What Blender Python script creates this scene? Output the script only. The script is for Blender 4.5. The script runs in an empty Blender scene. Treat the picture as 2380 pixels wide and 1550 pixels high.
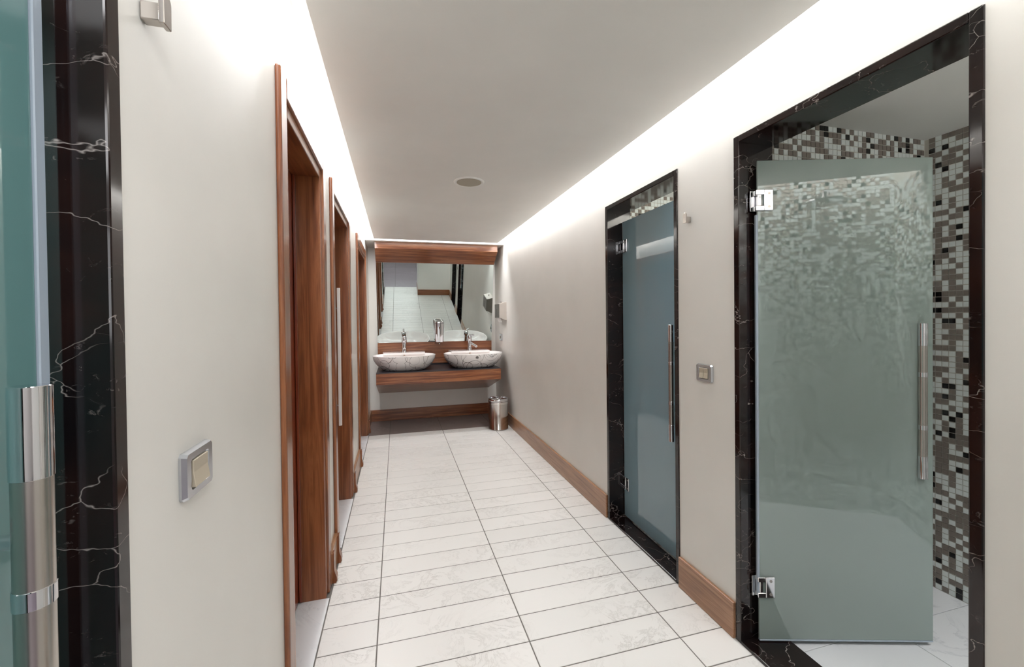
import bpy, bmesh, math, random
from mathutils import Vector, Matrix
random.seed(7)
S = 1.3                       # camera height in metres; measured lengths below are in units of it
def V(x, y, z): return Vector((x*S, y*S, (z+1)*S))
sc = bpy.context.scene
COL = sc.collection

# ------------------------------------------------------------------ camera, world, lights, exposure
F_PX, YAW, PITCH, ROLL, PY = 972.65, 0.268522, -0.0107956, -0.0112417, 748.8
def make_camera():
    cd = bpy.data.cameras.new('camera'); cam = bpy.data.objects.new('camera', cd); COL.objects.link(cam)
    cy, sy, cp, sp = math.cos(YAW), math.sin(YAW), math.cos(PITCH), math.sin(PITCH)
    F = Vector((sy*cp, cy*cp, sp)); R = Vector((cy, -sy, 0)); U = R.cross(F)
    cr, sr = math.cos(ROLL), math.sin(ROLL)
    R2 = R*cr + U*sr; U2 = -R*sr + U*cr
    M = Matrix((R2, U2, -F)).transposed().to_4x4(); M.translation = V(0, 0, 0)
    cam.matrix_world = M
    cd.sensor_width = 36; cd.lens = F_PX/2380*36; cd.shift_y = -(775-PY)/2380; cd.clip_start = 0.02
    sc.camera = cam
make_camera()
w = bpy.data.worlds.new('world'); sc.world = w; w.use_nodes = True
w.node_tree.nodes['Background'].inputs[0].default_value = (1, .98, .95, 1)
w.node_tree.nodes['Background'].inputs[1].default_value = 0.05
def area(name, loc, sx, sy, power, rot=(0, 0, 0), col=(.985, .985, 1), spread=180):
    l = bpy.data.lights.new(name, 'AREA'); l.shape = 'RECTANGLE'; l.size = sx*S; l.size_y = sy*S
    l.energy = power; l.color = col; l.spread = math.radians(spread)
    o = bpy.data.objects.new(name, l); o.location = V(*loc); o.rotation_euler = rot; COL.objects.link(o); return o
# light strips hidden in the cove gap all round the dropped ceiling
area('cove_light', (-.222, 2.03, .80), .06, 3.55, 46)
area('cove_light', (.962, 2.03, .80), .06, 3.55, 46)
area('cove_light', (.37, 3.865, .80), 1.0, .05, 14)
area('cove_light', (.68, .205, .80), .5, .05, 5)
# shower stalls have coves of their own, the entrance room a ceiling lamp and added fill from its far end
area('cove_light', (1.5, .0, .83), .7, .13, 62)
area('cove_light', (1.5, 1.25, .83), .7, .13, 60)
area('stall_light', (-.75, .3, .62), .3, .3, 13)
area('entrance_light', (.1, -1.2, .69), .8, .8, 26)
area('entrance_fill', (.1, -2.6, .25), 1.2, .7, 20, (math.pi/2, 0, 0), (.93, .96, 1))  # added to brighten the washstand end; also gives the entrance floor its sheen
area('passage_light', (.06, -.1, .695), .35, .3, 8)
sc.view_settings.view_transform = 'Standard'; sc.view_settings.look = 'None'
sc.view_settings.exposure = 0.12; sc.view_settings.gamma = 1; sc.view_settings.use_curve_mapping = False
sc.cycles.max_bounces = 10; sc.cycles.diffuse_bounces = 8; sc.cycles.glossy_bounces = 5
sc.cycles.transmission_bounces = 8; sc.cycles.caustics_reflective = False; sc.cycles.caustics_refractive = False
sc.cycles.sample_clamp_indirect = 4.0

# ------------------------------------------------------------------ materials
def lin(c):
    return tuple((v/255/12.92 if v/255 <= .04045 else ((v/255+.055)/1.055)**2.4) for v in c)+(1,)
def mat(name, col=(200, 200, 200), rough=.5, metal=0, **kw):
    m = bpy.data.materials.new(name); m.use_nodes = True
    b = m.node_tree.nodes['Principled BSDF']
    b.inputs['Base Color'].default_value = lin(col); b.inputs['Roughness'].default_value = rough
    b.inputs['Metallic'].default_value = metal
    for k, v in kw.items(): b.inputs[k.replace('_', ' ')].default_value = v
    return m
def N(m, t, **kw):
    n = m.node_tree.nodes.new(t)
    for k, v in kw.items():
        if k in n.inputs: n.inputs[k].default_value = v
        else: setattr(n, k, v)
    return n
def L(m, a, b): m.node_tree.links.new(a, b)
def coords(m, scale=(1, 1, 1)):
    tc = N(m, 'ShaderNodeTexCoord'); mp = N(m, 'ShaderNodeMapping'); mp.inputs['Scale'].default_value = scale
    L(m, tc.outputs['Object'], mp.inputs['Vector']); return mp.outputs['Vector']
def ramp(m, src, stops):
    r = N(m, 'ShaderNodeValToRGB'); L(m, src, r.inputs[0]); e = r.color_ramp.elements
    while len(e) < len(stops): e.new(.5)
    for el, (p, c) in zip(e, stops): el.position = p; el.color = lin(c) if max(c) > 1 or len(c) == 3 else c
    return r.outputs[0]
def bump(m, src, strength, dist=.002):
    b = N(m, 'ShaderNodeBump'); b.inputs['Strength'].default_value = strength; b.inputs['Distance'].default_value = dist
    L(m, src, b.inputs['Height']); L(m, b.outputs[0], m.node_tree.nodes['Principled BSDF'].inputs['Normal'])
def noise(m, vec, scale, detail=4, rough=.5, dist=0):
    n = N(m, 'ShaderNodeTexNoise'); n.inputs['Scale'].default_value = scale; n.inputs['Detail'].default_value = detail
    n.inputs['Roughness'].default_value = rough; n.inputs['Distortion'].default_value = dist
    L(m, vec, n.inputs['Vector']); return n.outputs['Fac']
def paint(name, c, rough=.55):
    m = mat(name, c, rough); v = coords(m)
    f = noise(m, v, 3, 3); b = m.node_tree.nodes['Principled BSDF']
    L(m, ramp(m, f, [(.3, tuple(x-3 for x in c)), (.7, tuple(min(255, x+2) for x in c))]), b.inputs['Base Color'])
    bump(m, noise(m, v, 90, 3), .12, .001); return m
M_WALL = paint('wall_paint', (228, 226, 221), .38)
M_CEIL = paint('ceiling_paint', (230, 229, 225), .6)
def wood(name, axis, c1=(112, 62, 32), c2=(78, 39, 18), c3=(136, 84, 50), rough=.3):
    m = mat(name, c1, rough); b = m.node_tree.nodes['Principled BSDF']
    sc_ = {'x': (.9, 22, 22), 'y': (22, .9, 22), 'z': (22, 22, .9)}[axis]
    v = coords(m, sc_)
    f1 = noise(m, v, 1.6, 5, .6, 1.2)
    v2 = coords(m, tuple(s*6 if s > 1 else s*2 for s in sc_)); f2 = noise(m, v2, 2.5, 3, .6)
    mx = N(m, 'ShaderNodeMath', operation='MULTIPLY_ADD'); L(m, f2, mx.inputs[0]); mx.inputs[1].default_value = .35
    L(m, f1, mx.inputs[2])
    L(m, ramp(m, mx.outputs[0], [(.42, c2), (.62, c1), (.78, c3), (.9, c1)]), b.inputs['Base Color'])
    bump(m, mx.outputs[0], .12, .001)
    b.inputs['Coat Weight'].default_value = .35; b.inputs['Coat Roughness'].default_value = .18
    return m
M_WX, M_WY, M_WZ = wood('wood_grain_x', 'x'), wood('wood_grain_y', 'y'), wood('wood_grain_z', 'z')
M_WBY = wood('wood_baseboard_y', 'y', (138, 98, 70), (108, 72, 48), (160, 120, 90), .35)
M_WHX = wood('wood_vanity_x', 'x', (114, 62, 34), (76, 36, 17), (150, 98, 62), .3)
M_LEAF = wood('wood_leaf', 'z', (108, 44, 22), (78, 28, 14), (126, 60, 32), .3)
def black_marble():
    m = mat('black_marble', (18, 14, 14), .09); b = m.node_tree.nodes['Principled BSDF']
    v = coords(m, (1, 1, 1.9))
    n1 = N(m, 'ShaderNodeTexNoise'); n1.inputs['Scale'].default_value = 3.5; n1.inputs['Detail'].default_value = 5; L(m, v, n1.inputs['Vector'])
    mixv = N(m, 'ShaderNodeMixRGB', blend_type='ADD'); mixv.inputs[0].default_value = .55
    L(m, v, mixv.inputs[1]); L(m, n1.outputs['Color'], mixv.inputs[2])
    vo = N(m, 'ShaderNodeTexVoronoi', feature='DISTANCE_TO_EDGE'); vo.inputs['Scale'].default_value = 3.6
    L(m, mixv.outputs[0], vo.inputs['Vector'])
    vein = ramp(m, vo.outputs['Distance'], [(0, (1, 1, 1, 1)), (.005, (0, 0, 0, 1))])
    mask = ramp(m, noise(m, v, 5, 4), [(.42, (0, 0, 0, 1)), (.56, (1, 1, 1, 1))])
    mu = N(m, 'ShaderNodeMixRGB', blend_type='MULTIPLY'); mu.inputs[0].default_value = 1
    L(m, vein, mu.inputs[1]); L(m, mask, mu.inputs[2])
    fine = ramp(m, noise(m, v, 26, 8, .75, 1.5), [(.585, (0, 0, 0, 1)), (.70, (.55, .55, .55, 1))])
    fm = ramp(m, noise(m, v, 7, 3), [(.47, (0, 0, 0, 1)), (.62, (1, 1, 1, 1))])
    mf = N(m, 'ShaderNodeMixRGB', blend_type='MULTIPLY'); mf.inputs[0].default_value = 1
    L(m, fine, mf.inputs[1]); L(m, fm, mf.inputs[2])
    ad = N(m, 'ShaderNodeMixRGB', blend_type='ADD'); ad.inputs[0].default_value = 1; ad.use_clamp = True
    L(m, mu.outputs[0], ad.inputs[1]); L(m, mf.outputs[0], ad.inputs[2])
    base = ramp(m, noise(m, v, 4, 5), [(.35, (13, 10, 11)), (.55, (30, 18, 16)), (.7, (16, 13, 14))])
    mx = N(m, 'ShaderNodeMixRGB'); L(m, ad.outputs[0], mx.inputs[0]); L(m, base, mx.inputs[1]); mx.inputs[2].default_value = lin((150, 142, 138))
    L(m, mx.outputs[0], b.inputs['Base Color']); return m
M_BM = black_marble()
def pale_stone(name, c, vein, rough, sc1=5, lo=.5, hi=.68):
    m = mat(name, c, rough); b = m.node_tree.nodes['Principled BSDF']
    tc = N(m, 'ShaderNodeTexCoord'); oi = N(m, 'ShaderNodeObjectInfo')
    ad = N(m, 'ShaderNodeVectorMath', operation='MULTIPLY_ADD'); cb = N(m, 'ShaderNodeCombineXYZ')
    mm = N(m, 'ShaderNodeMath', operation='MULTIPLY'); L(m, oi.outputs['Random'], mm.inputs[0]); mm.inputs[1].default_value = 37
    L(m, mm.outputs[0], cb.inputs[0]); L(m, mm.outputs[0], cb.inputs[2])
    L(m, tc.outputs['Object'], ad.inputs[0]); ad.inputs[1].default_value = (1, 1, 1); L(m, cb.outputs[0], ad.inputs[2])
    v = ad.outputs[0]
    f = noise(m, v, sc1, 9, .72, 1.8); f2 = noise(m, v, 2.2, 3)
    mk = ramp(m, f, [(lo, (0, 0, 0, 1)), (lo+.025, (.55, .55, .55, 1)), (lo+.05, (.1, .1, .1, 1)), (hi, (0, 0, 0, 1))])
    mk2 = ramp(m, f2, [(.42, (0, 0, 0, 1)), (.62, (1, 1, 1, 1))])
    mu = N(m, 'ShaderNodeMixRGB', blend_type='MULTIPLY'); mu.inputs[0].default_value = 1; L(m, mk, mu.inputs[1]); L(m, mk2, mu.inputs[2])
    mx = N(m, 'ShaderNodeMixRGB'); L(m, mu.outputs[0], mx.inputs[0]); mx.inputs[1].default_value = lin(c); mx.inputs[2].default_value = lin(vein)
    hs = N(m, 'ShaderNodeHueSaturation'); L(m, mx.outputs[0], hs.inputs['Color'])
    vv = N(m, 'ShaderNodeMapRange'); L(m, oi.outputs['Random'], vv.inputs[0]); vv.inputs[3].default_value = .97; vv.inputs[4].default_value = 1.02
    L(m, vv.outputs[0], hs.inputs['Value']); L(m, hs.outputs[0], b.inputs['Base Color'])
    bump(m, f, .08, .0015); return m
M_TILE = pale_stone('pale_floor_tile', (214, 212, 208), (158, 154, 148), .38, 6)
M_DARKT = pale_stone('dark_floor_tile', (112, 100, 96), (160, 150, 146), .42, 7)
M_SLAB = pale_stone('white_marble_slab', (222, 224, 226), (172, 176, 182), .2, 2.5)
M_GROUT = mat('grout_grey', (104, 100, 96), .9)
M_GROUTL = mat('grout_light', (188, 185, 176), .85)
M_GRAYT = mat('mosaic_grey', (122, 113, 106), .22)
M_WHT = mat('mosaic_white', (222, 228, 226), .18)
M_BLKT = mat('mosaic_black', (12, 11, 12), .12)
M_CHROME = mat('chrome', (225, 225, 228), .06, 1)
M_BIN = mat('bin_steel', (222, 218, 214), .13, 1)
M_STEEL = mat('brushed_steel', (190, 184, 178), .26, 1)
M_PLATE = mat('satin_chrome_plate', (200, 203, 208), .2, .9)
M_BEIGE = mat('beige_rocker', (176, 166, 148), .35)
M_DKHOLE = mat('dark_hole', (20, 18, 17), .6)
M_WPL = mat('white_plastic', (232, 232, 228), .35)
M_GRILLE = mat('beige_grille', (168, 161, 146), .7)
M_CER = mat('white_ceramic', (240, 236, 234), .1, Coat_Weight=.4)
M_CTOP = mat('dark_counter_top', (26, 24, 32), .38)
M_MIRROR = mat('mirror_silver', (205, 214, 211), .0, 1)
M_SEAL = mat('clear_seal', (196, 210, 225), .15, Transmission_Weight=.35)
M_BRASS = mat('brass_ring', (170, 120, 50), .25, 1)
M_TISSUE = mat('paper_tissue', (240, 240, 238), .8)
M_PURPLE = pale_stone('violet_grey_floor', (120, 109, 118), (150, 140, 150), .3, 4)
def frosted(name, c, rough, dif):
    m = bpy.data.materials.new(name); m.use_nodes = True; nt = m.node_tree
    for n in list(nt.nodes): nt.nodes.remove(n)
    out = N(m, 'ShaderNodeOutputMaterial')
    refr = N(m, 'ShaderNodeBsdfRefraction'); refr.inputs['Color'].default_value = lin(c); refr.inputs['Roughness'].default_value = rough; refr.inputs['IOR'].default_value = 1.3
    tr = N(m, 'ShaderNodeBsdfTranslucent'); tr.inputs['Color'].default_value = lin(c)
    df = N(m, 'ShaderNodeBsdfDiffuse'); df.inputs['Color'].default_value = lin(c)
    a = N(m, 'ShaderNodeMixShader'); a.inputs[0].default_value = dif; L(m, refr.outputs[0], a.inputs[1])
    a2 = N(m, 'ShaderNodeMixShader'); a2.inputs[0].default_value = .5; L(m, tr.outputs[0], a2.inputs[1]); L(m, df.outputs[0], a2.inputs[2])
    L(m, a2.outputs[0], a.inputs[2])
    gl = N(m, 'ShaderNodeBsdfGlossy'); gl.inputs['Roughness'].default_value = .0
    fr = N(m, 'ShaderNodeFresnel'); fr.inputs['IOR'].default_value = 1.85
    b = N(m, 'ShaderNodeMixShader'); L(m, fr.outputs[0], b.inputs[0]); L(m, a.outputs[0], b.inputs[1]); L(m, gl.outputs[0], b.inputs[2])
    L(m, b.outputs[0], out.inputs['Surface']); return m
M_GLASS = frosted('frosted_glass', (212, 230, 224), .5, .75)
M_GLASSB = frosted('frosted_glass_blue', (188, 218, 230), .5, .75)
M_GLASST = frosted('frosted_glass_teal', (150, 200, 200), .5, .75)
M_GEDGE = mat('glass_edge', (150, 195, 185), .1, Transmission_Weight=.5)
def basin_mat():
    m = mat('printed_ceramic', (238, 235, 233), .12, Coat_Weight=.4); b = m.node_tree.nodes['Principled BSDF']
    tot = None
    for k, (s, r, wd, off) in enumerate([(6.4, .66, .018, 0), (5.0, .74, .016, 3.3), (7.6, .6, .020, 7.1), (4.2, .6, .012, 11.7)]):
        v = coords(m); n1 = N(m, 'ShaderNodeVectorMath', operation='ADD'); L(m, v, n1.inputs[0]); n1.inputs[1].default_value = (off, off*.7, off*.3)
        vo = N(m, 'ShaderNodeTexVoronoi', feature='F1'); vo.inputs['Scale'].default_value = s; L(m, n1.outputs[0], vo.inputs['Vector'])
        su = N(m, 'ShaderNodeMath', operation='SUBTRACT'); L(m, vo.outputs['Distance'], su.inputs[0]); su.inputs[1].default_value = r*.72
        ab = N(m, 'ShaderNodeMath', operation='ABSOLUTE'); L(m, su.outputs[0], ab.inputs[0])
        lt = N(m, 'ShaderNodeMath', operation='LESS_THAN'); L(m, ab.outputs[0], lt.inputs[0]); lt.inputs[1].default_value = wd*.8
        if tot is None: tot = lt.outputs[0]
        else:
            mx = N(m, 'ShaderNodeMath', operation='MAXIMUM'); L(m, tot, mx.inputs[0]); L(m, lt.outputs[0], mx.inputs[1]); tot = mx.outputs[0]
    mk = ramp(m, noise(m, coords(m), 14, 2), [(.35, (.25, .25, .25, 1)), (.6, (.9, .9, .9, 1))])
    mu = N(m, 'ShaderNodeMixRGB', blend_type='MULTIPLY'); mu.inputs[0].default_value = 1; L(m, tot, mu.inputs[1]); L(m, mk, mu.inputs[2])
    mx = N(m, 'ShaderNodeMixRGB'); L(m, mu.outputs[0], mx.inputs[0]); mx.inputs[1].default_value = lin((238, 235, 233)); mx.inputs[2].default_value = lin((72, 66, 62))
    L(m, mx.outputs[0], b.inputs['Base Color']); return m
M_PRINT = basin_mat()

# ------------------------------------------------------------------ mesh helpers (lengths in camera heights, z relative to camera)
def box(bm, x0, x1, y0, y1, z0, z1, bev=0):
    r = bmesh.ops.create_cube(bm, size=1)['verts']
    a, b = V(min(x0, x1), min(y0, y1), min(z0, z1)), V(max(x0, x1), max(y0, y1), max(z0, z1))
    for v in r: v.co = Vector([a[i] if v.co[i] < 0 else b[i] for i in range(3)])
    if bev:
        es = list({e for v in r for e in v.link_edges})
        bmesh.ops.bevel(bm, geom=es, offset=bev, segments=2, profile=.5, affect='EDGES')
    return bm
def B(*a, **k): return box(bmesh.new(), *a, **k)
def prism(bm, pts, axis, a0, a1):
    """pts: 2D outline; extruded along axis. axis 'y': pts=(x,z); 'x': pts=(y,z); 'z': pts=(x,y)"""
    def P(p, a): return {'y': V(p[0], a, p[1]), 'x': V(a, p[0], p[1]), 'z': V(p[0], p[1], a)}[axis]
    n = len(pts); lo = [bm.verts.new(P(p, a0)) for p in pts]; hi = [bm.verts.new(P(p, a1)) for p in pts]
    fs = [bm.faces.new(lo), bm.faces.new(hi[::-1])]
    for i in range(n): fs.append(bm.faces.new((lo[i], hi[i], hi[(i+1) % n], lo[(i+1) % n])))
    bmesh.ops.recalc_face_normals(bm, faces=fs); return bm
def lathe(bm, prof, c, seg=40, axis=Vector((0, 0, 1))):
    """prof: (radius m, height m) list, around point c (metres)"""
    q = Vector((0, 0, 1)).rotation_difference(axis); rings = []
    for r, h in prof:
        rings.append([bm.verts.new(c + q @ Vector((r*math.cos(2*math.pi*k/seg), r*math.sin(2*math.pi*k/seg), h))) for k in range(seg)])
    fs = []
    for a, b in zip(rings, rings[1:]):
        for k in range(seg): fs.append(bm.faces.new((a[k], a[(k+1) % seg], b[(k+1) % seg], b[k])))
    fs.append(bm.faces.new(rings[0][::-1])); fs.append(bm.faces.new(rings[-1]))
    bmesh.ops.recalc_face_normals(bm, faces=fs); return bm
def rod(bm, p, q, r, seg=24, bev=.0015):
    d = q-p; l = d.length
    return lathe(bm, [(r-bev, 0), (r, bev), (r, l-bev), (r-bev, l)], p, seg, d.normalized())
def obj(name, bm, m, parent=None, smooth=False):
    me = bpy.data.meshes.new(name); bm.to_mesh(me); bm.free()
    for x in (m if isinstance(m, (list, tuple)) else [m]): me.materials.append(x)
    o = bpy.data.objects.new(name, me); COL.objects.link(o)
    if parent is not None: o.parent = parent; o.matrix_parent_inverse = parent.matrix_world.inverted() if False else Matrix.Identity(4); attach(o, parent)
    if smooth:
        for p in me.polygons: p.use_smooth = True
        try: me.set_sharp_from_angle(angle=math.radians(40))
        except Exception: pass
    return o
def world_loc(o):
    l = Vector(o.location)
    while o.parent: o = o.parent; l += o.location
    return l
def attach(o, parent):
    # all geometry is written in world space: shift the child back by its parents' position
    o.location = -world_loc(parent)
def recenter(o):
    """move a top-level mesh's origin to its base centre"""
    vs = [v.co for v in o.data.vertices]
    c = Vector(((min(v.x for v in vs)+max(v.x for v in vs))/2, (min(v.y for v in vs)+max(v.y for v in vs))/2, min(v.z for v in vs)))
    o.data.transform(Matrix.Translation(-c)); o.location = c
def thing(name, loc, label, cat, group=None, kind=None):
    o = bpy.data.objects.new(name, None); COL.objects.link(o); o.location = loc; o.empty_display_size = .1
    o['label'] = label; o['category'] = cat
    if group: o['group'] = group
    if kind: o['kind'] = kind
    return o
def struct(name, bm, m, label=None, cat=None, parent=None):
    o = obj(name, bm, m, parent)
    if parent is None:
        o['kind'] = 'structure'
        if label: o['label'] = label
        if cat: o['category'] = cat
    return o
def copy_shared(o, loc, parent):
    c = o.copy(); COL.objects.link(c); c.parent = parent; c.location = loc; return c

# ------------------------------------------------------------------ key planes
XL, XR, YB, ZC, ZU = -.263, 1.0, 4.30, .70, .85
XI = 1.125            # inner face of right wall
XS = 1.88             # far wall of the shower stalls
# doors along left wall: outer casing span
LD = [(1.073, 1.70), (1.87, 2.56), (3.03, 3.86)]
LTOP = .592

# ------------------------------------------------------------------ walls
def wall_y(bm, x0, x1, y0, y1, openings, zt):
    y = y0
    for a, b, z0, z in openings:
        box(bm, x0, x1, y, a, -1.02, zt); box(bm, x0, x1, a, b, z, zt); y = b
        if z0 > -1: box(bm, x0, x1, a, b, -1.02, z0)
    box(bm, x0, x1, y, y1, -1.02, zt); return bm
struct('wall_right', wall_y(bmesh.new(), XR, XI, -.40, 4.42, [(.49, 1.056, -1.02, .54), (1.322, 1.872, -1.02, .54)], ZU), M_WALL, 'cream painted side wall with the marble framed shower doors', 'wall')
struct('wall_left', wall_y(bmesh.new(), XL-.12, XL, -.40, 4.42, [(-.02, .50, -1.02, .54)]+[(a+.03, b-.03, -1.02, LTOP-.03) for a, b in LD], ZU), M_WALL, 'cream painted side wall with the wooden doors', 'wall')
struct('wall_back', B(XL, XR, YB, YB+.12, -1.02, ZU), M_WALL, 'cream wall behind the washbasins', 'wall')
bm = bmesh.new(); box(bm, .39, XR, .05, .165, -1.02, ZU); box(bm, .39, .50, -.40, .05, -1.02, ZU)
struct('wall_front', bm, M_WALL, 'cream wall corner beside the entrance, seen in the mirror', 'wall')
# entrance room behind the camera, seen in the mirror
bm = bmesh.new(); box(bm, -1.5, 1.9, -2.75, -2.65, -1.02, ZC); box(bm, -1.6, -1.5, -2.75, -.40, -1.02, ZC); box(bm, 1.9, 2.0, -2.75, -.15, -1.02, ZC)
box(bm, -1.5, XL, -.42, -.36, -1.02, ZU); box(bm, .5, 1.9, -.42, -.38, -1.02, ZU)
struct('wall_entrance', bm, M_WALL, 'walls of the entrance room behind the viewer', 'wall')
# ceiling slab, upper ceiling, soffit over the washstand
struct('ceiling', B(XL+.08, .92, .245, 3.825, ZC, ZC+.035), M_CEIL, 'flat white dropped ceiling with a glowing gap along its edges', 'ceiling')
bm = B(XL-.12, 2.0, -2.75, 4.42, ZU, ZU+.05); struct('ceiling_upper', bm, M_WALL, 'white ceiling above the light gap', 'ceiling')
bm = bmesh.new(); box(bm, XL, .39, -.38, .165, ZC, ZC+.035); box(bm, -1.5, 1.9, -2.65, -.38, ZC, ZC+.035)
struct('ceiling_entrance', bm, M_CEIL, 'white ceiling of the entrance passage', 'ceiling')
struct('ceiling_soffit', B(XL, XR, 3.90, YB, ZC, ZU), M_WALL, 'white boxed soffit above the washstand', 'ceiling')
# ------------------------------------------------------------------ floor of single tiles
def P_TILE(w_, d_, name, m, h=.008, bev=.0012):
    bm = bmesh.new(); r = bmesh.ops.create_cube(bm, size=1)['verts']
    for v in r: v.co = Vector((v.co.x*w_, v.co.y*d_, v.co.z*h))
    if bev: bmesh.ops.bevel(bm, geom=[e for e in bm.edges if all(v.co.z > 0 for v in e.verts)], offset=bev, segments=1, affect='EDGES')
    me = bpy.data.meshes.new(name); bm.to_mesh(me); bm.free(); me.materials.append(m); return me
_cache = {}
def lay(parent, name, x0, x1, y0, y1, m, gap=.0048, ztop=0.0):
    w_, d_ = round(x1-x0-gap, 4), round(y1-y0-gap, 4); k = (w_, d_, m.name)
    if k not in _cache: _cache[k] = P_TILE(w_, d_, name, m)
    o = bpy.data.objects.new(name, _cache[k]); COL.objects.link(o); o.parent = parent
    o.location = Vector(((x0+x1)/2, (y0+y1)/2, ztop-.004+random.uniform(-.0002, .0002))) - world_loc(parent); return o
bm = bmesh.new(); box(bm, XL-.12, XR+.02, -.40, YB, -1.06, -1.0012)
floor = struct('floor', bm, M_GROUT, 'pale stone tile floor of the washroom aisle', 'floor')
xs = [-.245*S, -.072*S, .382*S, .836*S, XR*S]; pitch = .1508; yb = 1.5925+22*pitch
for r in range(-14, 22):
    y0 = 1.5925+r*pitch; y1 = y0+pitch
    for a, b in zip(xs, xs[1:]):
        if y1 > -.39*S+.12: 
            if y0 < .165*S and a > .37*S: continue
            lay(floor, 'floor_tile', a, b, y0, y1, M_TILE)
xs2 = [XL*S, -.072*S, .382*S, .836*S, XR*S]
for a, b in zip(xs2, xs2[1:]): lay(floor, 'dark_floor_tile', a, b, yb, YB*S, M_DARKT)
# strip of wall-side floor left of tiles is under door thresholds and baseboards
ent = struct('floor_entrance', B(-1.5, 1.9, -2.75, -.40, -1.06, -1.0012), M_GROUT, 'violet grey floor of the entrance room', 'floor')
for i in range(7):
    for j in range(4):
        lay(ent, 'floor_tile', (-1.5+i*.485)*S, (-1.5+(i+1)*.485)*S, (-2.65+j*.5625)*S, (-2.65+(j+1)*.5625)*S, M_PURPLE)

# ------------------------------------------------------------------ marble framed glass doors
def marble_frame(root, y0, y1, zt, xin, xout, sgn):
    """opening y0..y1 (outer), faces at xin (corridor side) .. xout; sgn +1 right wall, -1 left wall"""
    t = .021; xf = xin-sgn*.004
    for a, b in ((y0, y0+t), (y1-t, y1)): obj('jamb', B(xf, xout, a, b, -1.0, zt, bev=.003), M_BM, root)
    obj('lintel', B(xf, xout, y0+t, y1-t, zt-t, zt, bev=.003), M_BM, root)
    obj('threshold', B(xf+sgn*.0, xout+sgn*.015, y0+t, y1-t, -1.0, -.990, bev=.002), M_BM, root)
def hinge_plates(root, bx, by, z, u, jn):
    """glass hinge: jamb plate on wall jamb, clamp plates on leaf. (bx,by): pivot; u: unit dir along leaf; jn: unit dir along jamb face into the stall"""
    hz = .031
    h = bmesh.new(); n = Vector((-u.y, u.x))
    def slab(p0, p1, q0, q1, z0, z1, bevel=.002):
        # slab in leaf frame: along u p0..p1, across n q0..q1
        vs = []
        bmx = bmesh.new(); r = bmesh.ops.create_cube(bmx, size=1)['verts']
        for v in r:
            a = p0 if v.co.x < 0 else p1; b = q0 if v.co.y < 0 else q1; c = z0 if v.co.z < 0 else z1
            v.co = V(bx+u.x*a+n.x*b, by+u.y*a+n.y*b, c)
        bmesh.ops.bevel(bmx, geom=list(bmx.edges), offset=bevel, segments=1, affect='EDGES')
        me = bpy.data.meshes.new('tmp'); bmx.to_mesh(me); bmx.free(); h.from_mesh(me); bpy.data.meshes.remove(me)
    for s in (-1, 1):
        q0, q1 = sorted((s*.004, s*.0085))
        slab(.022, .048, q0, q1, z-hz, z+hz); slab(-.002, .022, q0, q1, z+.016, z+hz); slab(-.002, .022, q0, q1, z-hz, z-.016)
    slab(.004, .016, -.006, .006, z-.018, z+.018, .003)
    o = obj('hinge', h, M_CHROME, root)
    jp = bmesh.new(); jnn = Vector(jn)
    box(jp, bx-.012 if True else 0, bx+.034, by+.006*(1 if jnn.y >= 0 else -1), by+.0105*(1 if jnn.y >= 0 else -1), z-hz, z+hz, bev=.0015)
    obj('jamb_plate', jp, M_CHROME, o)
    for dz in (-.020, .020):
        for s in (-1, 1):
            p = V(bx+u.x*.036+n.x*s*.0085, by+u.y*.036+n.y*s*.0085, z+dz)
            sb = bmesh.new(); lathe(sb, [(.0055, -.0005), (.0055, .0008), (.003, .0008), (.003, .0003), (.0001, .0003)], p, 16, Vector((n.x*s, n.y*s, 0)))
            obj('screw', sb, M_STEEL, o)
    return o
def bar_handle(root, cx, cy, n, z0, z1, r, post, gx):
    """vertical bar centred (cx,cy), posts along -n to glass, gx: post length"""
    b = bmesh.new(); rod(b, V(cx, cy, z0), V(cx, cy, z1), r, 32, .002)
    h = obj('handle', b, M_STEEL, root, True)
    L_ = z1-z0
    for a, c in ((0, .145), (.315, .345), (.655, .685), (.855, 1.0)):
        rb = bmesh.new(); lathe(rb, [(r+.0002, 0), (r+.0009, .0006), (r+.0009, (c-a)*L_*S-.0006), (r+.0002, (c-a)*L_*S)], V(cx, cy, z0+a*L_), 32)
        obj('polished_band', rb, M_CHROME, h, True)
    for pz in post:
        pb = bmesh.new(); p = V(cx, cy, pz); q = V(cx-n[0]*gx, cy-n[1]*gx, pz); rod(pb, p, q, r*.5, 20, .001)
        d = (q-p).normalized(); lathe(pb, [(r*.5, -.012), (r*.78, -.004), (r*.78, 0), (r*.5, 0)], q, 20, d)
        obj('post', pb, M_CHROME, h, True)
    return h
def leaf(root, hx, hy, u, length, z0, z1, m, name='glass_leaf', th=.0065):
    b = bmesh.new(); r = bmesh.ops.create_cube(b, size=1)['verts']; n = Vector((-u.y, u.x))
    for v in r:
        a = 0 if v.co.x < 0 else length; q = -th/2 if v.co.y < 0 else th/2
        v.co = V(hx+u.x*a+n.x*q, hy+u.y*a+n.y*q, z0 if v.co.z < 0 else z1)
    bmesh.ops.bevel(b, geom=list(b.edges), offset=.0012, segments=1, affect='EDGES')
    return obj(name, b, m, root)

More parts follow.
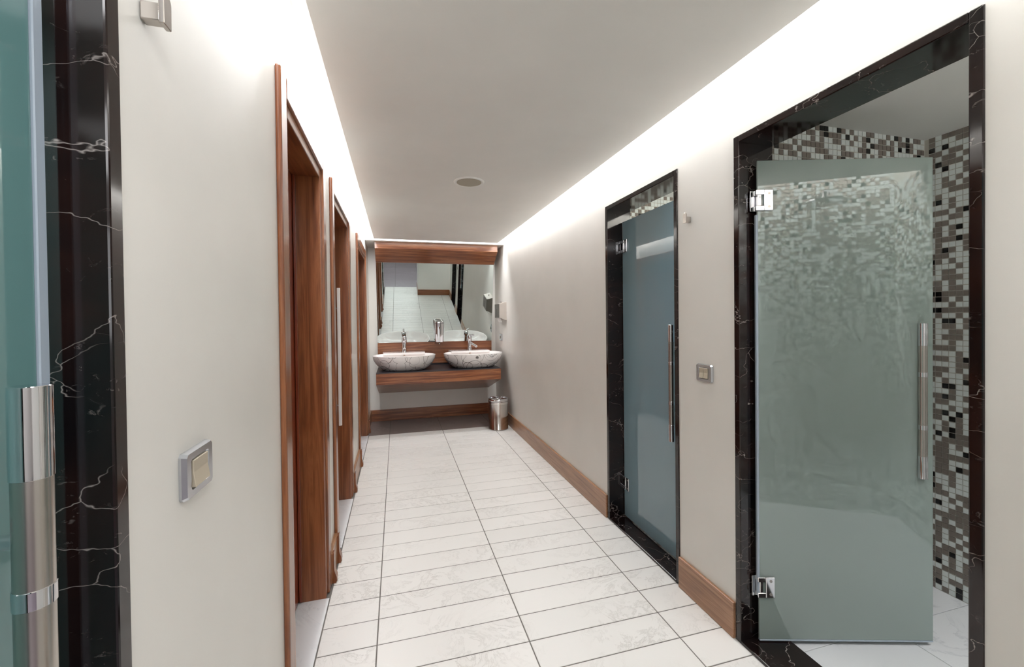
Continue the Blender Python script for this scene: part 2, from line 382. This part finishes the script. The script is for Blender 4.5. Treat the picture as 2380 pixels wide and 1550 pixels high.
# door_1: near right, leaf swung into its stall
d1 = thing('door_1', V(XR, .77, -1), 'wide open frosted glass shower door in black marble frame, nearest on the right', 'door', kind='structure')
marble_frame(d1, .49, 1.056, .54, XR, XI, 1)
u1 = Vector((1.541-1.048, .870-1.020)).normalized()
lf = leaf(d1, 1.048, 1.020, u1, .513, -.983, .462, M_GLASS)
leaf(lf, 1.048-u1.x*.006, 1.020-u1.y*.006, u1, .007, -.85, .30, M_SEAL, 'seal_strip', .009)
leaf(lf, 1.048, 1.020, u1, .513, -.9875, -.983, M_SEAL, 'seal_strip', .009)
for z in (.343, -.823): hinge_plates(d1, 1.044, 1.021, z, u1, (0, 1))
n1 = Vector((u1.y, -u1.x))     # pointing to the viewer's side
if n1.dot(Vector((-1, -1))) < 0: n1 = -n1
# front and rear handle
hp = Vector((1.541, .870))-u1*.028
hc = Vector((1.503, .873))
g = .047
bar_handle(d1, hc.x, hc.y, (n1.x, n1.y), -.492, -.030, .0143, (-.149, -.372), g)
bar_handle(d1, hc.x-n1.x*2*g-0, hc.y-n1.y*2*g, (-n1.x, -n1.y), -.492, -.030, .0143, (-.149, -.372), g-.004)
# door_2: far right, closed
d2 = thing('door_2', V(XR, 1.6, -1), 'closed narrow frosted glass shower door in black marble frame, farther on the right', 'door', kind='structure')
marble_frame(d2, 1.322, 1.872, .54, XR, XI, 1)
u2 = Vector((0, -1))
lf = leaf(d2, 1.08, 1.846, u2, .495, -.984, .463, M_GLASSB)
for z in (.343, -.820): hinge_plates(d2, 1.08, 1.848, z, u2, (0, 1))
bar_handle(d2, 1.033, 1.412, (-1, 0), -.492, -.035, .0143, (-.147, -.374), .044)
# door_3: near left, closed, in front of the viewer's left edge
d3 = thing('door_3', V(XL, .24, -1), 'frosted glass door with big steel bar handle at far left edge', 'door', kind='structure')
marble_frame(d3, -.02, .502, .54, XL, XL-.12, -1)
lf = leaf(d3, -.302, .455, Vector((0, -1)), .45, -.984, .463, M_GLASST)
leaf(lf, -.302, .466, Vector((0, -1)), .011, -.984, .463, M_SEAL, 'seal_strip', .011)
for z in (.343, -.82): hinge_plates(d3, -.302, .006, z, Vector((0, 1)), (0, -1))
bar_handle(d3, -.253, .379, (1, 0), -.500, -.0445, .0141, (-.155, -.372), .046)

# ------------------------------------------------------------------ wooden doors in the left wall
def wood_door(n, y0, y1, label, handle=False):
    r = thing('door_%d' % n, V(XL, (y0+y1)/2, -1), label, 'door', kind='structure')
    cw, lp = .055, .032; xc = XL+.013; xl = XL+.006; xd = -.345; zt = LTOP
    for a, b in ((y0, y0+cw), (y1-cw, y1)):
        obj('casing', B(XL, xc, a, b, -1.0, zt, bev=.006), M_WZ, r)
    obj('head_casing', B(XL, xc, y0+cw, y1-cw, zt-cw, zt, bev=.006), M_WY, r)
    a, b = y0+cw, y1-cw
    obj('jamb', B(xd, xl, a, a+lp, -1.0, zt-cw, bev=.003), M_WZ, r); obj('jamb', B(xd, xl, b-lp, b, -1.0, zt-cw, bev=.003), M_WZ, r)
    obj('head_jamb', B(xd, xl, a+lp, b-lp, zt-cw-lp, zt-cw, bev=.003), M_WY, r)
    a += lp; b -= lp; zt2 = zt-cw-lp
    st = bmesh.new(); box(st, xd+.002, xd+.010, b-.010, b, -.99, zt2, bev=.0015); obj('door_stop', st, M_LEAF, r)
    st = bmesh.new(); box(st, xd+.002, xd+.010, a, a+.010, -.99, zt2, bev=.0015); obj('door_stop', st, M_LEAF, r)
    lf = obj('door_leaf', B(xd-.03, xd, a-.01, b+.01, -.985, zt2+.01), M_LEAF, r)
    obj('threshold', B(xd-.03, -.2465, a-.0, b+.0, -1.0, -.9965, bev=.001), M_SLAB, r)
    if handle:
        hb = bmesh.new(); yy = b-.12
        box(hb, -.300, -.285, yy-.008, yy+.008, -.555, .165, bev=.002)
        h = obj('handle', hb, M_WPL, lf)
        for z in (-.45, .06):
            pb = bmesh.new(); rod(pb, V(-.345, yy, z), V(-.30, yy, z), .006); obj('post', pb, M_STEEL, h)
    return r
wood_door(4, *LD[0], 'brown wooden door in deep frame, nearest on the left wall')
wood_door(5, *LD[1], 'brown wooden door with long pale vertical bar, middle of the left wall', True)
wood_door(6, *LD[2], 'brown wooden door farthest on the left, beside the washstand')

# ------------------------------------------------------------------ baseboards
ZB = -.888
def bboard(name, pts, m, label): 
    bm = bmesh.new(); box(bm, *pts, bev=.003); return struct(name, bm, m, label, 'baseboard')
bboard('baseboard_right', (XR-.011, XR, 1.874, YB, -1.0, ZB), M_WBY, 'long brown wooden baseboard along the right wall to the bin')
bboard('baseboard_right', (XR-.011, XR, 1.058, 1.320, -1.0, ZB), M_WBY, 'short brown wooden baseboard between the two marble door frames')
bboard('baseboard_right', (XR-.011, XR, .176, .488, -1.0, ZB), M_WBY, 'short brown baseboard right of the open glass door')
bboard('baseboard_back', (XL+.0, XR-.011, YB-.011, YB, -1.0, ZB), M_WHX, 'brown wooden baseboard under the washstand')
bboard('baseboard_front', (.39, XR-.011, .165, .176, -1.0, ZB), M_WX, 'brown baseboard on the wall beside the entrance')
bboard('baseboard_front', (.379, .39, -.38, .176, -1.0, ZB), M_WY, 'brown baseboard round the entrance corner')
def ogee(x0, t):
    return [(x0, -1.0), (x0+t+.005, -1.0), (x0+t+.009, -.990), (x0+t+.008, -.976), (x0+t+.002, -.960), (x0+t, -.950), (x0+t, ZB+.006), (x0+t-.004, ZB), (x0, ZB)]
def left_run(y0, y1, label, near=True, far=True):
    bm = bmesh.new(); prism(bm, [(XL, -1.0), (XL+.014, -1.0), (XL+.014, ZB+.002), (XL+.011, ZB), (XL, ZB)], 'y', y0, y1)
    r = struct('baseboard_left', bm, M_WBY, label, 'baseboard')
    for ok, a in ((near, y0+.002), (far, y1-.032)):
        if ok:
            b = bmesh.new(); prism(b, ogee(XL+.0142, .0075), 'y', a, a+.03); obj('end_block', b, M_WZ, r)
    return r
left_run(LD[0][1], LD[1][0], 'short baseboard with scrolled end blocks between the two nearest wooden doors')
left_run(LD[1][1], LD[2][0], 'baseboard with scrolled end blocks between middle and farthest wooden doors')
left_run(LD[2][1], YB-.012, 'short baseboard between the farthest wooden door and the back wall', True, False)
left_run(.502, LD[0][0], 'baseboard between left marble frame and nearest wooden door', False, True)

# ------------------------------------------------------------------ shower stalls
def stall_wall(name, bm, label): return struct(name, bm, M_GROUTL, label, 'wall')
def box_mesh_data(w_, h_, t_):
    return w_, h_, t_
PT = .0250
_mt = {}
def mosaic(wall, origin, du, nu, nv, nrm, vis, z0=-1.0):
    """tiles on plane: origin (metres, bottom corner), du unit dir, normal nrm; vis(u_m, z_rel)->priority or None"""
    g = .0034; t = .003; cells = []
    dv = Vector((0, 0, 1))
    for j in range(nv):
        for i in range(nu):
            k = random.random(); mi = 0 if k < .45 else (1 if k < .93 else 2)
            c = origin + du*((i+.5)*PT) + dv*((j+.5)*PT)
            cells.append((c, mi))
    pri = sorted([(vis(c), n) for n, (c, mi) in enumerate(cells) if vis(c) is not None], reverse=True)[:295]
    single = {n for _, n in pri}
    mats = (M_GRAYT, M_WHT, M_BLKT); h = (PT-g)/2
    def corners(c):
        q = []
        for a, b, d in ((-1, -1, 0), (1, -1, 0), (1, 1, 0), (-1, 1, 0), (-1, -1, 1), (1, -1, 1), (1, 1, 1), (-1, 1, 1)):
            q.append(c + du*(a*h) + dv*(b*h) + nrm*(d*t - .0005))
        return q
    flip = du.cross(dv).dot(nrm) < 0
    FS = [(4, 5, 6, 7), (0, 1, 5, 4), (1, 2, 6, 5), (2, 3, 7, 6), (3, 0, 4, 7)]
    if flip: FS = [f[::-1] for f in FS]
    verts, faces, mid = [], [], []
    for n, (c, mi) in enumerate(cells):
        if n in single: continue
        b0 = len(verts); verts += corners(c); faces += [tuple(b0+x for x in f) for f in FS]; mid += [mi]*5
    me = bpy.data.meshes.new('mosaic'); me.from_pydata(verts, [], faces)
    for m in mats: me.materials.append(m)
    me.polygons.foreach_set('material_index', mid); me.update()
    o = bpy.data.objects.new('mosaic_tiles', me); COL.objects.link(o); o.parent = wall; o.location = -world_loc(wall); o['kind'] = 'stuff'
    key = tuple(round(v) for v in nrm)
    for mi in range(3):
        if (key, mi) not in _mt:
            me = bpy.data.meshes.new('mosaic_tile'); me.from_pydata(corners(Vector((0, 0, 0))), [], FS); me.materials.append(mats[mi]); _mt[(key, mi)] = me
    for n in single:
        c, mi = cells[n]; o = bpy.data.objects.new('mosaic_tile', _mt[(key, mi)]); COL.objects.link(o); o.parent = wall; o.location = c-world_loc(wall)
ZS = .633
camp = V(0, 0, 0)
# stall 1
wr = stall_wall('wall_shower', B(XS, XS+.05, -.15, 2.0, -1.02, ZU), 'mosaic wall at the back of the open shower')
wf = stall_wall('wall_shower', B(XI, XS, 1.085, 1.155, -1.02, ZU), 'mosaic wall behind the open glass door')
wn = stall_wall('wall_shower', B(XI, XS, -.16, -.10, -1.02, ZU), 'mosaic wall behind the rain shower head, seen reflected')
w2 = stall_wall('wall_shower', B(XI, XS, 1.935, 1.99, -1.02, ZU), 'mosaic wall in the closed shower, seen above its door')
nz = int(1.633*S/PT)+1
mosaic(wr, Vector((XS*S, -.10*S, 0)), Vector((0, 1, 0)), int(1.185*S/PT), nz, Vector((-1, 0, 0)), lambda c: (-(c-camp).length if .93*S < c.y < 1.08*S and c.z > .05 else None))
mosaic(wf, Vector((XI*S, 1.085*S, 0)), Vector((1, 0, 0)), int(.755*S/PT), nz, Vector((0, -1, 0)), lambda c: (-(c-camp).length if c.z > 1.44*S else None))
mosaic(wn, Vector((XI*S, -.10*S, 0)), Vector((1, 0, 0)), int(.755*S/PT), nz+5, Vector((0, 1, 0)), lambda c: None)
mosaic(w2, Vector((XI*S, 1.935*S, 0)), Vector((1, 0, 0)), int(.755*S/PT), nz, Vector((0, -1, 0)), lambda c: (-(c-camp).length if c.z > 1.44*S and c.x < 1.6*S else None))
w2r = stall_wall('wall_shower', B(XS-.004, XS, 1.155, 1.935, -1.02, ZU), 'mosaic wall at the back of the closed shower')
mosaic(w2r, Vector(((XS-.004)*S, 1.155*S, 0)), Vector((0, 1, 0)), int(.78*S/PT), nz+5, Vector((-1, 0, 0)), lambda c: None)
bm = bmesh.new(); box(bm, XI, XS, .10, 1.085, ZS, ZS+.03); struct('ceiling_shower', bm, M_CEIL, 'white ceiling of the open shower', 'ceiling')
struct('ceiling_shower', B(XI, XS, 1.36, 1.935, ZS, ZS+.03), M_CEIL, 'white ceiling of the closed shower', 'ceiling')
fs = struct('floor_shower', B(XI, XS, -.10, 1.085, -1.06, -1.004), M_GROUT, 'white marble floor of the open shower', 'floor')
for (a, b) in ((XI+.015, 1.50), (1.50, XS)):
    for (c, d) in ((-.10, .44), (.44, .96), (.96, 1.085)): lay(fs, 'stone_slab', a*S, b*S, c*S, d*S, M_SLAB, .003, -.001)
fs2 = struct('floor_shower', B(XI, XS, 1.155, 1.935, -1.06, -1.004), M_GROUT, 'white marble floor of the closed shower', 'floor')
lay(fs2, 'stone_slab', (XI+.015)*S, XS*S, 1.155*S, 1.935*S, M_SLAB, .003, -.001)
# left stall behind door_3
bm = bmesh.new(); box(bm, -1.2, XL-.12, .62, .68, -1.02, ZU); box(bm, -1.26, -1.2, -.2, .68, -1.02, ZU); box(bm, -1.2, XL-.12, -.2, -.14, -1.02, ZU)
struct('wall_stall', bm, mat('stall_wall_tiles', (150, 180, 178), .3), 'tiled walls of the stall behind the leftmost glass door', 'wall')
struct('ceiling_stall', B(-1.2, XL-.12, -.14, .62, .64, .68), M_CEIL, 'white ceiling of the leftmost stall', 'ceiling')
struct('floor_stall', B(-1.2, XL-.12, -.14, .62, -1.06, -1.001), M_SLAB, 'marble floor of the leftmost stall', 'floor')
# rain shower head on the stall's near wall
sh = thing('rain_shower', V(1.54, -.1, .50), 'chrome rain shower head on wall arm, mirrored in the open glass door', 'shower head')
b = bmesh.new(); rod(b, V(1.54, -.097, .585), V(1.54, .045, .585), .011); obj('arm', b, M_CHROME, sh, True)
b = bmesh.new(); lathe(b, [(.03, 0), (.03, .008), (.014, .012)], V(1.54, -.0965, .585), 24, Vector((0, 1, 0))); obj('wall_flange', b, M_CHROME, sh, True)
b = bmesh.new(); lathe(b, [(.122, 0), (.125, .004), (.120, .012), (.03, .022), (.014, .05), (.014, .07)], V(1.54, .045, .535), 40); obj('spray_head', b, M_CHROME, sh, True)
st = thing('soap_shelf', V(XS-.03, .07, .06), 'small steel wire soap shelf on the mosaic wall of the open shower', 'shelf')
b = bmesh.new(); box(b, XS-.075, XS-.004, .0, .14, .055, .062, bev=.001); obj('tray', b, M_STEEL, st)
b = bmesh.new()
for z in (.085, .11): 
    rod(b, V(XS-.075, .0, z), V(XS-.075, .14, z), .003, 10, .0005)
    rod(b, V(XS-.075, .0, z), V(XS-.004, .0, z), .003, 10, .0005); rod(b, V(XS-.075, .14, z), V(XS-.004, .14, z), .003, 10, .0005)
obj('rail', b, M_CHROME, st, True)

# ------------------------------------------------------------------ washstand: header, mirror, splash, counter, basins
hd = bmesh.new(); prism(hd, [(3.955, .638), (3.955, ZC), (YB, ZC), (YB, .535), (4.12, .535)], 'x', -.183, .95)
hd = obj('mirror_header', hd, M_WHX); recenter(hd); hd['label'] = 'brown wooden light pelmet hanging above the mirror'; hd['category'] = 'pelmet'
# mirror, tilted forward about 10 degrees
mr = thing('wall_mirror', V(.384, 4.28, -.235), 'large wall mirror tilted forward over the washbasins', 'mirror')
nx, ny, nz_ = -.0024976, -.98448943, -.17542612
def mir_y(x, z): return 4.22919-(nx*(x-.4)+nz_*z)/ny
b = bmesh.new(); cs = [(-.183, -.232), (.95, -.236), (.95, .548), (-.183, .548)]
fr = [b.verts.new(V(x, mir_y(x, z), z)) for x, z in cs]; bk = [b.verts.new(V(x, mir_y(x, z)+.004, z)) for x, z in cs]
f = [b.faces.new(fr), b.faces.new(bk[::-1])]+[b.faces.new((fr[i], bk[i], bk[(i+1) % 4], fr[(i+1) % 4])) for i in range(4)]
bmesh.ops.recalc_face_normals(b, faces=f); obj('mirror_glass', b, M_MIRROR, mr)
b = bmesh.new(); prism(b, [(4.277, -.235), (4.297, -.235), (4.297, .533), (4.145, .533)], 'x', -.175, .942); obj('backing_panel', b, M_WALL, mr)
sp = obj('splash_panel', B(-.183, .95, 4.270, YB, -.455, -.232, bev=.001), M_WHX); recenter(sp)
sp['label'] = 'wooden splash panel between mirror and washstand counter'; sp['category'] = 'panel'
CZ = -.459; CY = 3.72; CX0, CX1 = -.176, .913
ws = thing('washstand', V(.37, 4.0, -.72), 'wall hung wooden washstand with dark top under the two basins', 'washstand')
b = bmesh.new(); prism(b, [(CY, CZ-.006), (CY, -.560), (4.27, -.722), (4.27, CZ-.006)], 'x', CX0, CX1); obj('body', b, M_WHX, ws)
obj('counter_top', B(CX0, CX1, CY-.002, 4.27, CZ-.006, CZ, bev=.002), M_CTOP, ws)
obj('upstand', B(CX0, CX1, 4.255, 4.27, CZ, -.447, bev=.001), M_CTOP, ws)
obj('ledge_molding', B(CX0, CX1, 4.250, 4.27, -.447, -.436, bev=.002), M_WX, ws)
def sup(a, e): return math.copysign(abs(a)**e, a)
def basin(cx, label):
    cy = 3.935; ax, ay = .277, .208; RZ = -.326; t = thing('vessel_basin', V(cx, cy, CZ), label, 'washbasin', 'printed vessel basins on the washstand')
    n = 72
    def ring(bm, sx, sy, z, oy=0): return [bm.verts.new(V(cx+sx*sup(math.cos(2*math.pi*k/n), .9), cy+oy+sy*sup(math.sin(2*math.pi*k/n), .85), z)) for k in range(n)]
    def loft(bm, rings, cap0=True, cap1=True):
        fs = []
        for a, b_ in zip(rings, rings[1:]):
            for k in range(n): fs.append(bm.faces.new((a[k], a[(k+1) % n], b_[(k+1) % n], b_[k])))
        if cap0: fs.append(bm.faces.new(rings[0][::-1]))
        if cap1: fs.append(bm.faces.new(rings[-1]))
        bmesh.ops.recalc_face_normals(bm, faces=fs)
    out = []
    bm = bmesh.new(); H = RZ-CZ
    for f_ in (0, .02, .12, .3, .5, .7, .86, .955):
        s = .67+.33*math.sin(f_/.955*math.pi/2)**.85 if f_ > 0 else .65
        out.append(ring(bm, ax*s, ay*s, CZ+.0005+H*f_))
    loft(bm, out, True, False); obj('printed_shell', bm, M_PRINT, t, True)
    bm = bmesh.new(); rr = [ring(bm, ax, ay, CZ+H*.955), ring(bm, ax*1.002, ay*1.002, CZ+H*.985), ring(bm, ax*.99, ay*.99, RZ), ring(bm, ax*.965, ay*.955, RZ), ring(bm, ax*.95, ay*.935, RZ-.004),
          ring(bm, ax*.9, ay*.86, RZ-.03), ring(bm, ax*.78, ay*.72, RZ-.07), ring(bm, ax*.55, ay*.5, RZ-.1), ring(bm, ax*.1, ay*.1, RZ-.112)]
    loft(bm, rr, False, True); bw = obj('bowl', bm, M_CER, t, True)
    b = bmesh.new(); prism(b, [(cx-.19, cy+.125), (cx+.19, cy+.125), (cx+.20, cy+.29), (cx+.19, cy+.30), (cx-.19, cy+.30), (cx-.20, cy+.29)], 'z', RZ-.012, RZ+.008)
    bmesh.ops.bevel(b, geom=list(b.edges), offset=.004, segments=2, affect='EDGES'); obj('tap_ledge', b, M_CER, t)
    b = bmesh.new(); lathe(b, [(.013, 0), (.013, .002), (.008, .002)], V(cx, cy+.181, RZ-.015), 20, Vector((0, -1, .5)).normalized()); ov = obj('overflow_ring', b, M_BRASS, t, True)
    b = bmesh.new(); lathe(b, [(.0078, .0015), (.0078, .0025), (.001, .0025)], V(cx, cy+.181, RZ-.015), 16, Vector((0, -1, .5)).normalized()); obj('hole', b, M_DKHOLE, ov)
    return t
basin(.064, 'left white vessel basin printed with thin grey loops')
basin(.695, 'right white vessel basin printed with thin grey loops, beside the right wall')
def tap(cx, rot, label):
    RZ = -.318; cy = 4.15; t = thing('basin_tap', V(cx, cy, RZ), label, 'tap', 'chrome taps on the basin ledges')
    c = V(cx, cy, RZ); d = Vector((math.sin(rot), -math.cos(rot), 0)); up = Vector((0, 0, 1)); b = bmesh.new()
    lathe(b, [(.031, 0), (.031, .004), (.028, .02), (.025, .05), (.0245, .105), (.026, .122)], c, 28); obj('body', b, M_CHROME, t, True)
    b = bmesh.new(); rod(b, c+d*.005+up*.1, c+d*.13+up*.050, .014, 20); sp_ = obj('spout', b, M_CHROME, t, True)
    b = bmesh.new(); rod(b, c+d*.12+up*.054, c+d*.12+up*.036, .012, 16); obj('aerator', b, M_STEEL, sp_, True)
    b = bmesh.new(); lathe(b, [(.028, 0), (.030, .004), (.030, .055), (.028, .064), (.014, .072)], c+up*.122, 28); obj('cartridge_cap', b, M_CHROME, t, True)
    b = bmesh.new(); p = c+up*.190; rod(b, p-d*.01, p+d*.085+up*.008, .010, 16); obj('lever', b, M_CHROME, t, True)
    b = bmesh.new(); lathe(b, [(.0055, 0), (.0055, .001), (.001, .001)], c+Vector((0, -.0265, .028)), 12, Vector((0, -1, 0))); obj('plug_knob', b, M_DKHOLE, t)
tap(.0655, 0, 'chrome mixer tap on the left basin, lever straight')
tap(.698, .6, 'chrome mixer tap on the right basin, turned aside')
# soap dispenser
sd = thing('soap_dispenser', V(.403, 4.2, -.24), 'polished chrome soap dispenser on the mirror between the basins', 'soap dispenser')
def shaped(cx, cy, zs, mat_, name, parent, n=32):
    bm = bmesh.new(); rings = []
    for z, wx, wy, oy in zs:
        rings.append([bm.verts.new(V(cx+wx*sup(math.cos(2*math.pi*k/n), .7), cy+oy+wy*sup(math.sin(2*math.pi*k/n), .7), z)) for k in range(n)])
    fs = [bm.faces.new(rings[0][::-1]), bm.faces.new(rings[-1])]
    for a, b_ in zip(rings, rings[1:]):
        for k in range(n): fs.append(bm.faces.new((a[k], a[(k+1) % n], b_[(k+1) % n], b_[k])))
    bmesh.ops.recalc_face_normals(bm, faces=fs); return obj(name, bm, mat_, parent, True)
shaped(.403, 4.195, [(-.238, .036, .030, .012), (-.232, .040, .036, .01), (-.15, .046, .042, 0), (-.05, .050, .045, -.004), (-.048, .048, .043, -.003)], M_CHROME, 'body', sd)
shaped(.403, 4.195, [(-.046, .050, .045, -.003), (-.034, .049, .044, -.003), (-.024, .040, .034, .002), (-.020, .025, .02, .004)], M_CHROME, 'lid', sd)
b = bmesh.new(); lathe(b, [(.012, 0), (.012, .008), (.007, .012)], V(.403, 4.17, -.252), 16); obj('nozzle', b, M_STEEL, sd, True)
# waste bin
wb = thing('waste_bin', V(.873, 3.68, -.999), 'polished steel cylindrical waste bin at the right wall', 'waste bin')
c = V(.873, 3.68, -.999); R_ = .115
b = bmesh.new(); lathe(b, [(R_-.004, 0), (R_+.002, .003), (R_+.002, .010), (R_, .014), (R_, .292), (R_-.003, .294)], c, 64); obj('body', b, M_BIN, wb, True)
b = bmesh.new(); lathe(b, [(R_-.006, .292), (R_+.003, .294), (R_+.003, .322), (R_-.006, .326)], c, 64); obj('neck_band', b, mat('polished_band_bright', (240, 238, 235), .12, 1), wb, True)
b = bmesh.new(); lathe(b, [(R_-.01, .324), (R_+.001, .326), (R_+.004, .332), (R_+.003, .352), (R_-.002, .358), (R_-.010, .354), (R_-.012, .336)], c, 64); lr = obj('lid_rim', b, M_CHROME, wb, True)
b = bmesh.new(); lathe(b, [(R_-.0125, .330), (R_-.0125, .338), (R_-.016, .340), (.02, .343)], c, 48); obj('inner_lid', b, M_STEEL, lr, True)

# ------------------------------------------------------------------ wall fittings
pd = thing('paper_dispenser', V(XR, 3.92, -.02), 'steel paper towel dispenser on the right wall beside the mirror', 'paper dispenser')
b = bmesh.new(); prism(b, [(XR, .148), (XR-.018, .147), (XR-.045, .136), (XR-.069, .133), (XR-.070, .0), (XR-.045, -.006), (XR-.02, -.020), (XR, -.022)], 'y', 3.825, 4.01); obj('housing', b, mat('dispenser_plastic', (176, 168, 160), .35), pd)
b = bmesh.new(); box(b, XR-.0715, XR-.069, 3.828, 4.007, .002, .131, bev=.001); fp = obj('front_panel', b, mat('dark_brushed_front', (112, 108, 104), .4, .5), pd)
b = bmesh.new(); box(b, XR-.0722, XR-.0714, 3.912, 3.922, .02, .085); obj('level_window', b, M_DKHOLE, fp)
b = bmesh.new(); prism(b, [(XR-.055, -.004), (XR-.053, -.004), (XR-.036, -.042), (XR-.038, -.042)], 'y', 3.85, 3.985); obj('paper_towel', b, M_TISSUE, pd)
b = bmesh.new(); rod(b, V(XR-.03, 3.915, .140), V(XR-.03, 3.915, .160), .006); obj('key_lock', b, M_STEEL, pd)
def switch(name, x, sgn, y0, y1, z0, z1, label, cat, rockers=1, grp=None):
    t = thing(name, V(x, (y0+y1)/2, z0), label, cat, grp)
    b = bmesh.new(); yc, zc = (y0+y1)/2, (z0+z1)/2; w_, h_ = (y1-y0)/2, (z1-z0)/2
    outer = [(yc+sx*(w_-.004*ex), zc+sz*(h_-.004*ez)) for sx, sz, ex, ez in ((-1, -1, 1, 0), (1, -1, 1, 0), (1, -1, 0, 1), (1, 1, 0, 1), (1, 1, 1, 0), (-1, 1, 1, 0), (-1, 1, 0, 1), (-1, -1, 0, 1))]
    def ring(f_, xx): return [b.verts.new(V(xx, yc+(py-yc)*f_, zc+(pz-zc)*f_)) for py, pz in outer]
    rs = [ring(1, x), ring(1, x+sgn*.003), ring(.94, x+sgn*.0085), ring(.66, x+sgn*.0085), ring(.62, x+sgn*.006)]
    fs = []
    for a, c_ in zip(rs, rs[1:]):
        for k in range(8): fs.append(b.faces.new((a[k], a[(k+1) % 8], c_[(k+1) % 8], c_[k])))
    fs.append(b.faces.new(rs[0][::-1])); fs.append(b.faces.new(rs[-1])); bmesh.ops.recalc_face_normals(b, faces=fs)
    obj('frame', b, M_PLATE, t)
    w2_, h2_ = w_*.56, h_*.58
    for i in range(rockers):
        a = yc-w2_+2*w2_*i/rockers+.0008; c_ = yc-w2_+2*w2_*(i+1)/rockers-.0008
        b = bmesh.new(); prism(b, [(x+sgn*.005, zc-h2_), (x+sgn*.0118, zc-h2_), (x+sgn*.0090, zc+.002), (x+sgn*.0094, zc+h2_), (x+sgn*.005, zc+h2_)], 'y', a, c_)
        bmesh.ops.bevel(b, geom=list(b.edges), offset=.0008, segments=1, affect='EDGES'); obj('rocker', b, M_BEIGE, t)
switch('light_switch', XL, 1, .607, .685, -.226, -.166, 'chrome framed light switch with single beige rocker on the left wall', 'light switch', 1)
switch('light_switch', XR, -1, 1.148, 1.221, -.223, -.164, 'chrome framed light switch with two beige rockers between the glass doors', 'light switch', 2)
so = thing('wall_socket', V(XR, 4.03, -.225), 'small grey wall socket under the paper towel dispenser', 'socket')
obj('plate', B(XR-.012, XR, 3.995, 4.065, -.226, -.158, bev=.002), M_PLATE, so)
b = bmesh.new(); lathe(b, [(.022, 0), (.022, .002), (.019, .002), (.019, -.002)], V(XR-.012, 4.03, -.192), 20, Vector((-1, 0, 0))); obj('outlet', b, M_BEIGE, so)
def hook(x, sgn, y, z, label):
    t = thing('robe_hook', V(x, y, z-.02), label, 'hook')
    b = bmesh.new(); box(b, x, x+sgn*.019, y-.0065, y+.0065, z-.0125, z+.0075, bev=.002); obj('stem', b, M_STEEL, t)
    b = bmesh.new(); pts = []
    for k in range(13):
        a = math.pi*k/12; pts.append((y+.0085*math.cos(a), z+.012+.009*math.sin(a)))
    pts += [(y-.008, z-.015), (y+.008, z-.015)]
    prism(b, pts, 'x', x+sgn*.018, x+sgn*.0235); bmesh.ops.bevel(b, geom=list(b.edges), offset=.001, segments=1, affect='EDGES'); obj('tab', b, M_STEEL, t)
hook(XL, 1, .550, .340, 'brushed steel robe hook at top of the left wall')
hook(XR, -1, 1.258, .340, 'small steel robe hook between the two glass doors')
sp = thing('ceiling_speaker', V(.367, 2.135, ZC-.004), 'round white rimmed speaker with beige grille in the ceiling', 'speaker')
b = bmesh.new(); lathe(b, [(.102, .0052), (.101, .0005), (.094, -.003), (.082, 0), (.080, .0052)], V(.367, 2.135, ZC-.004), 56)
obj('rim', b, M_WPL, sp, True)
b = bmesh.new(); lathe(b, [(.082, -.0006), (.082, .0045), (.01, .0050)], V(.367, 2.135, ZC-.0045), 48); obj('grille', b, M_GRILLE, sp, True)
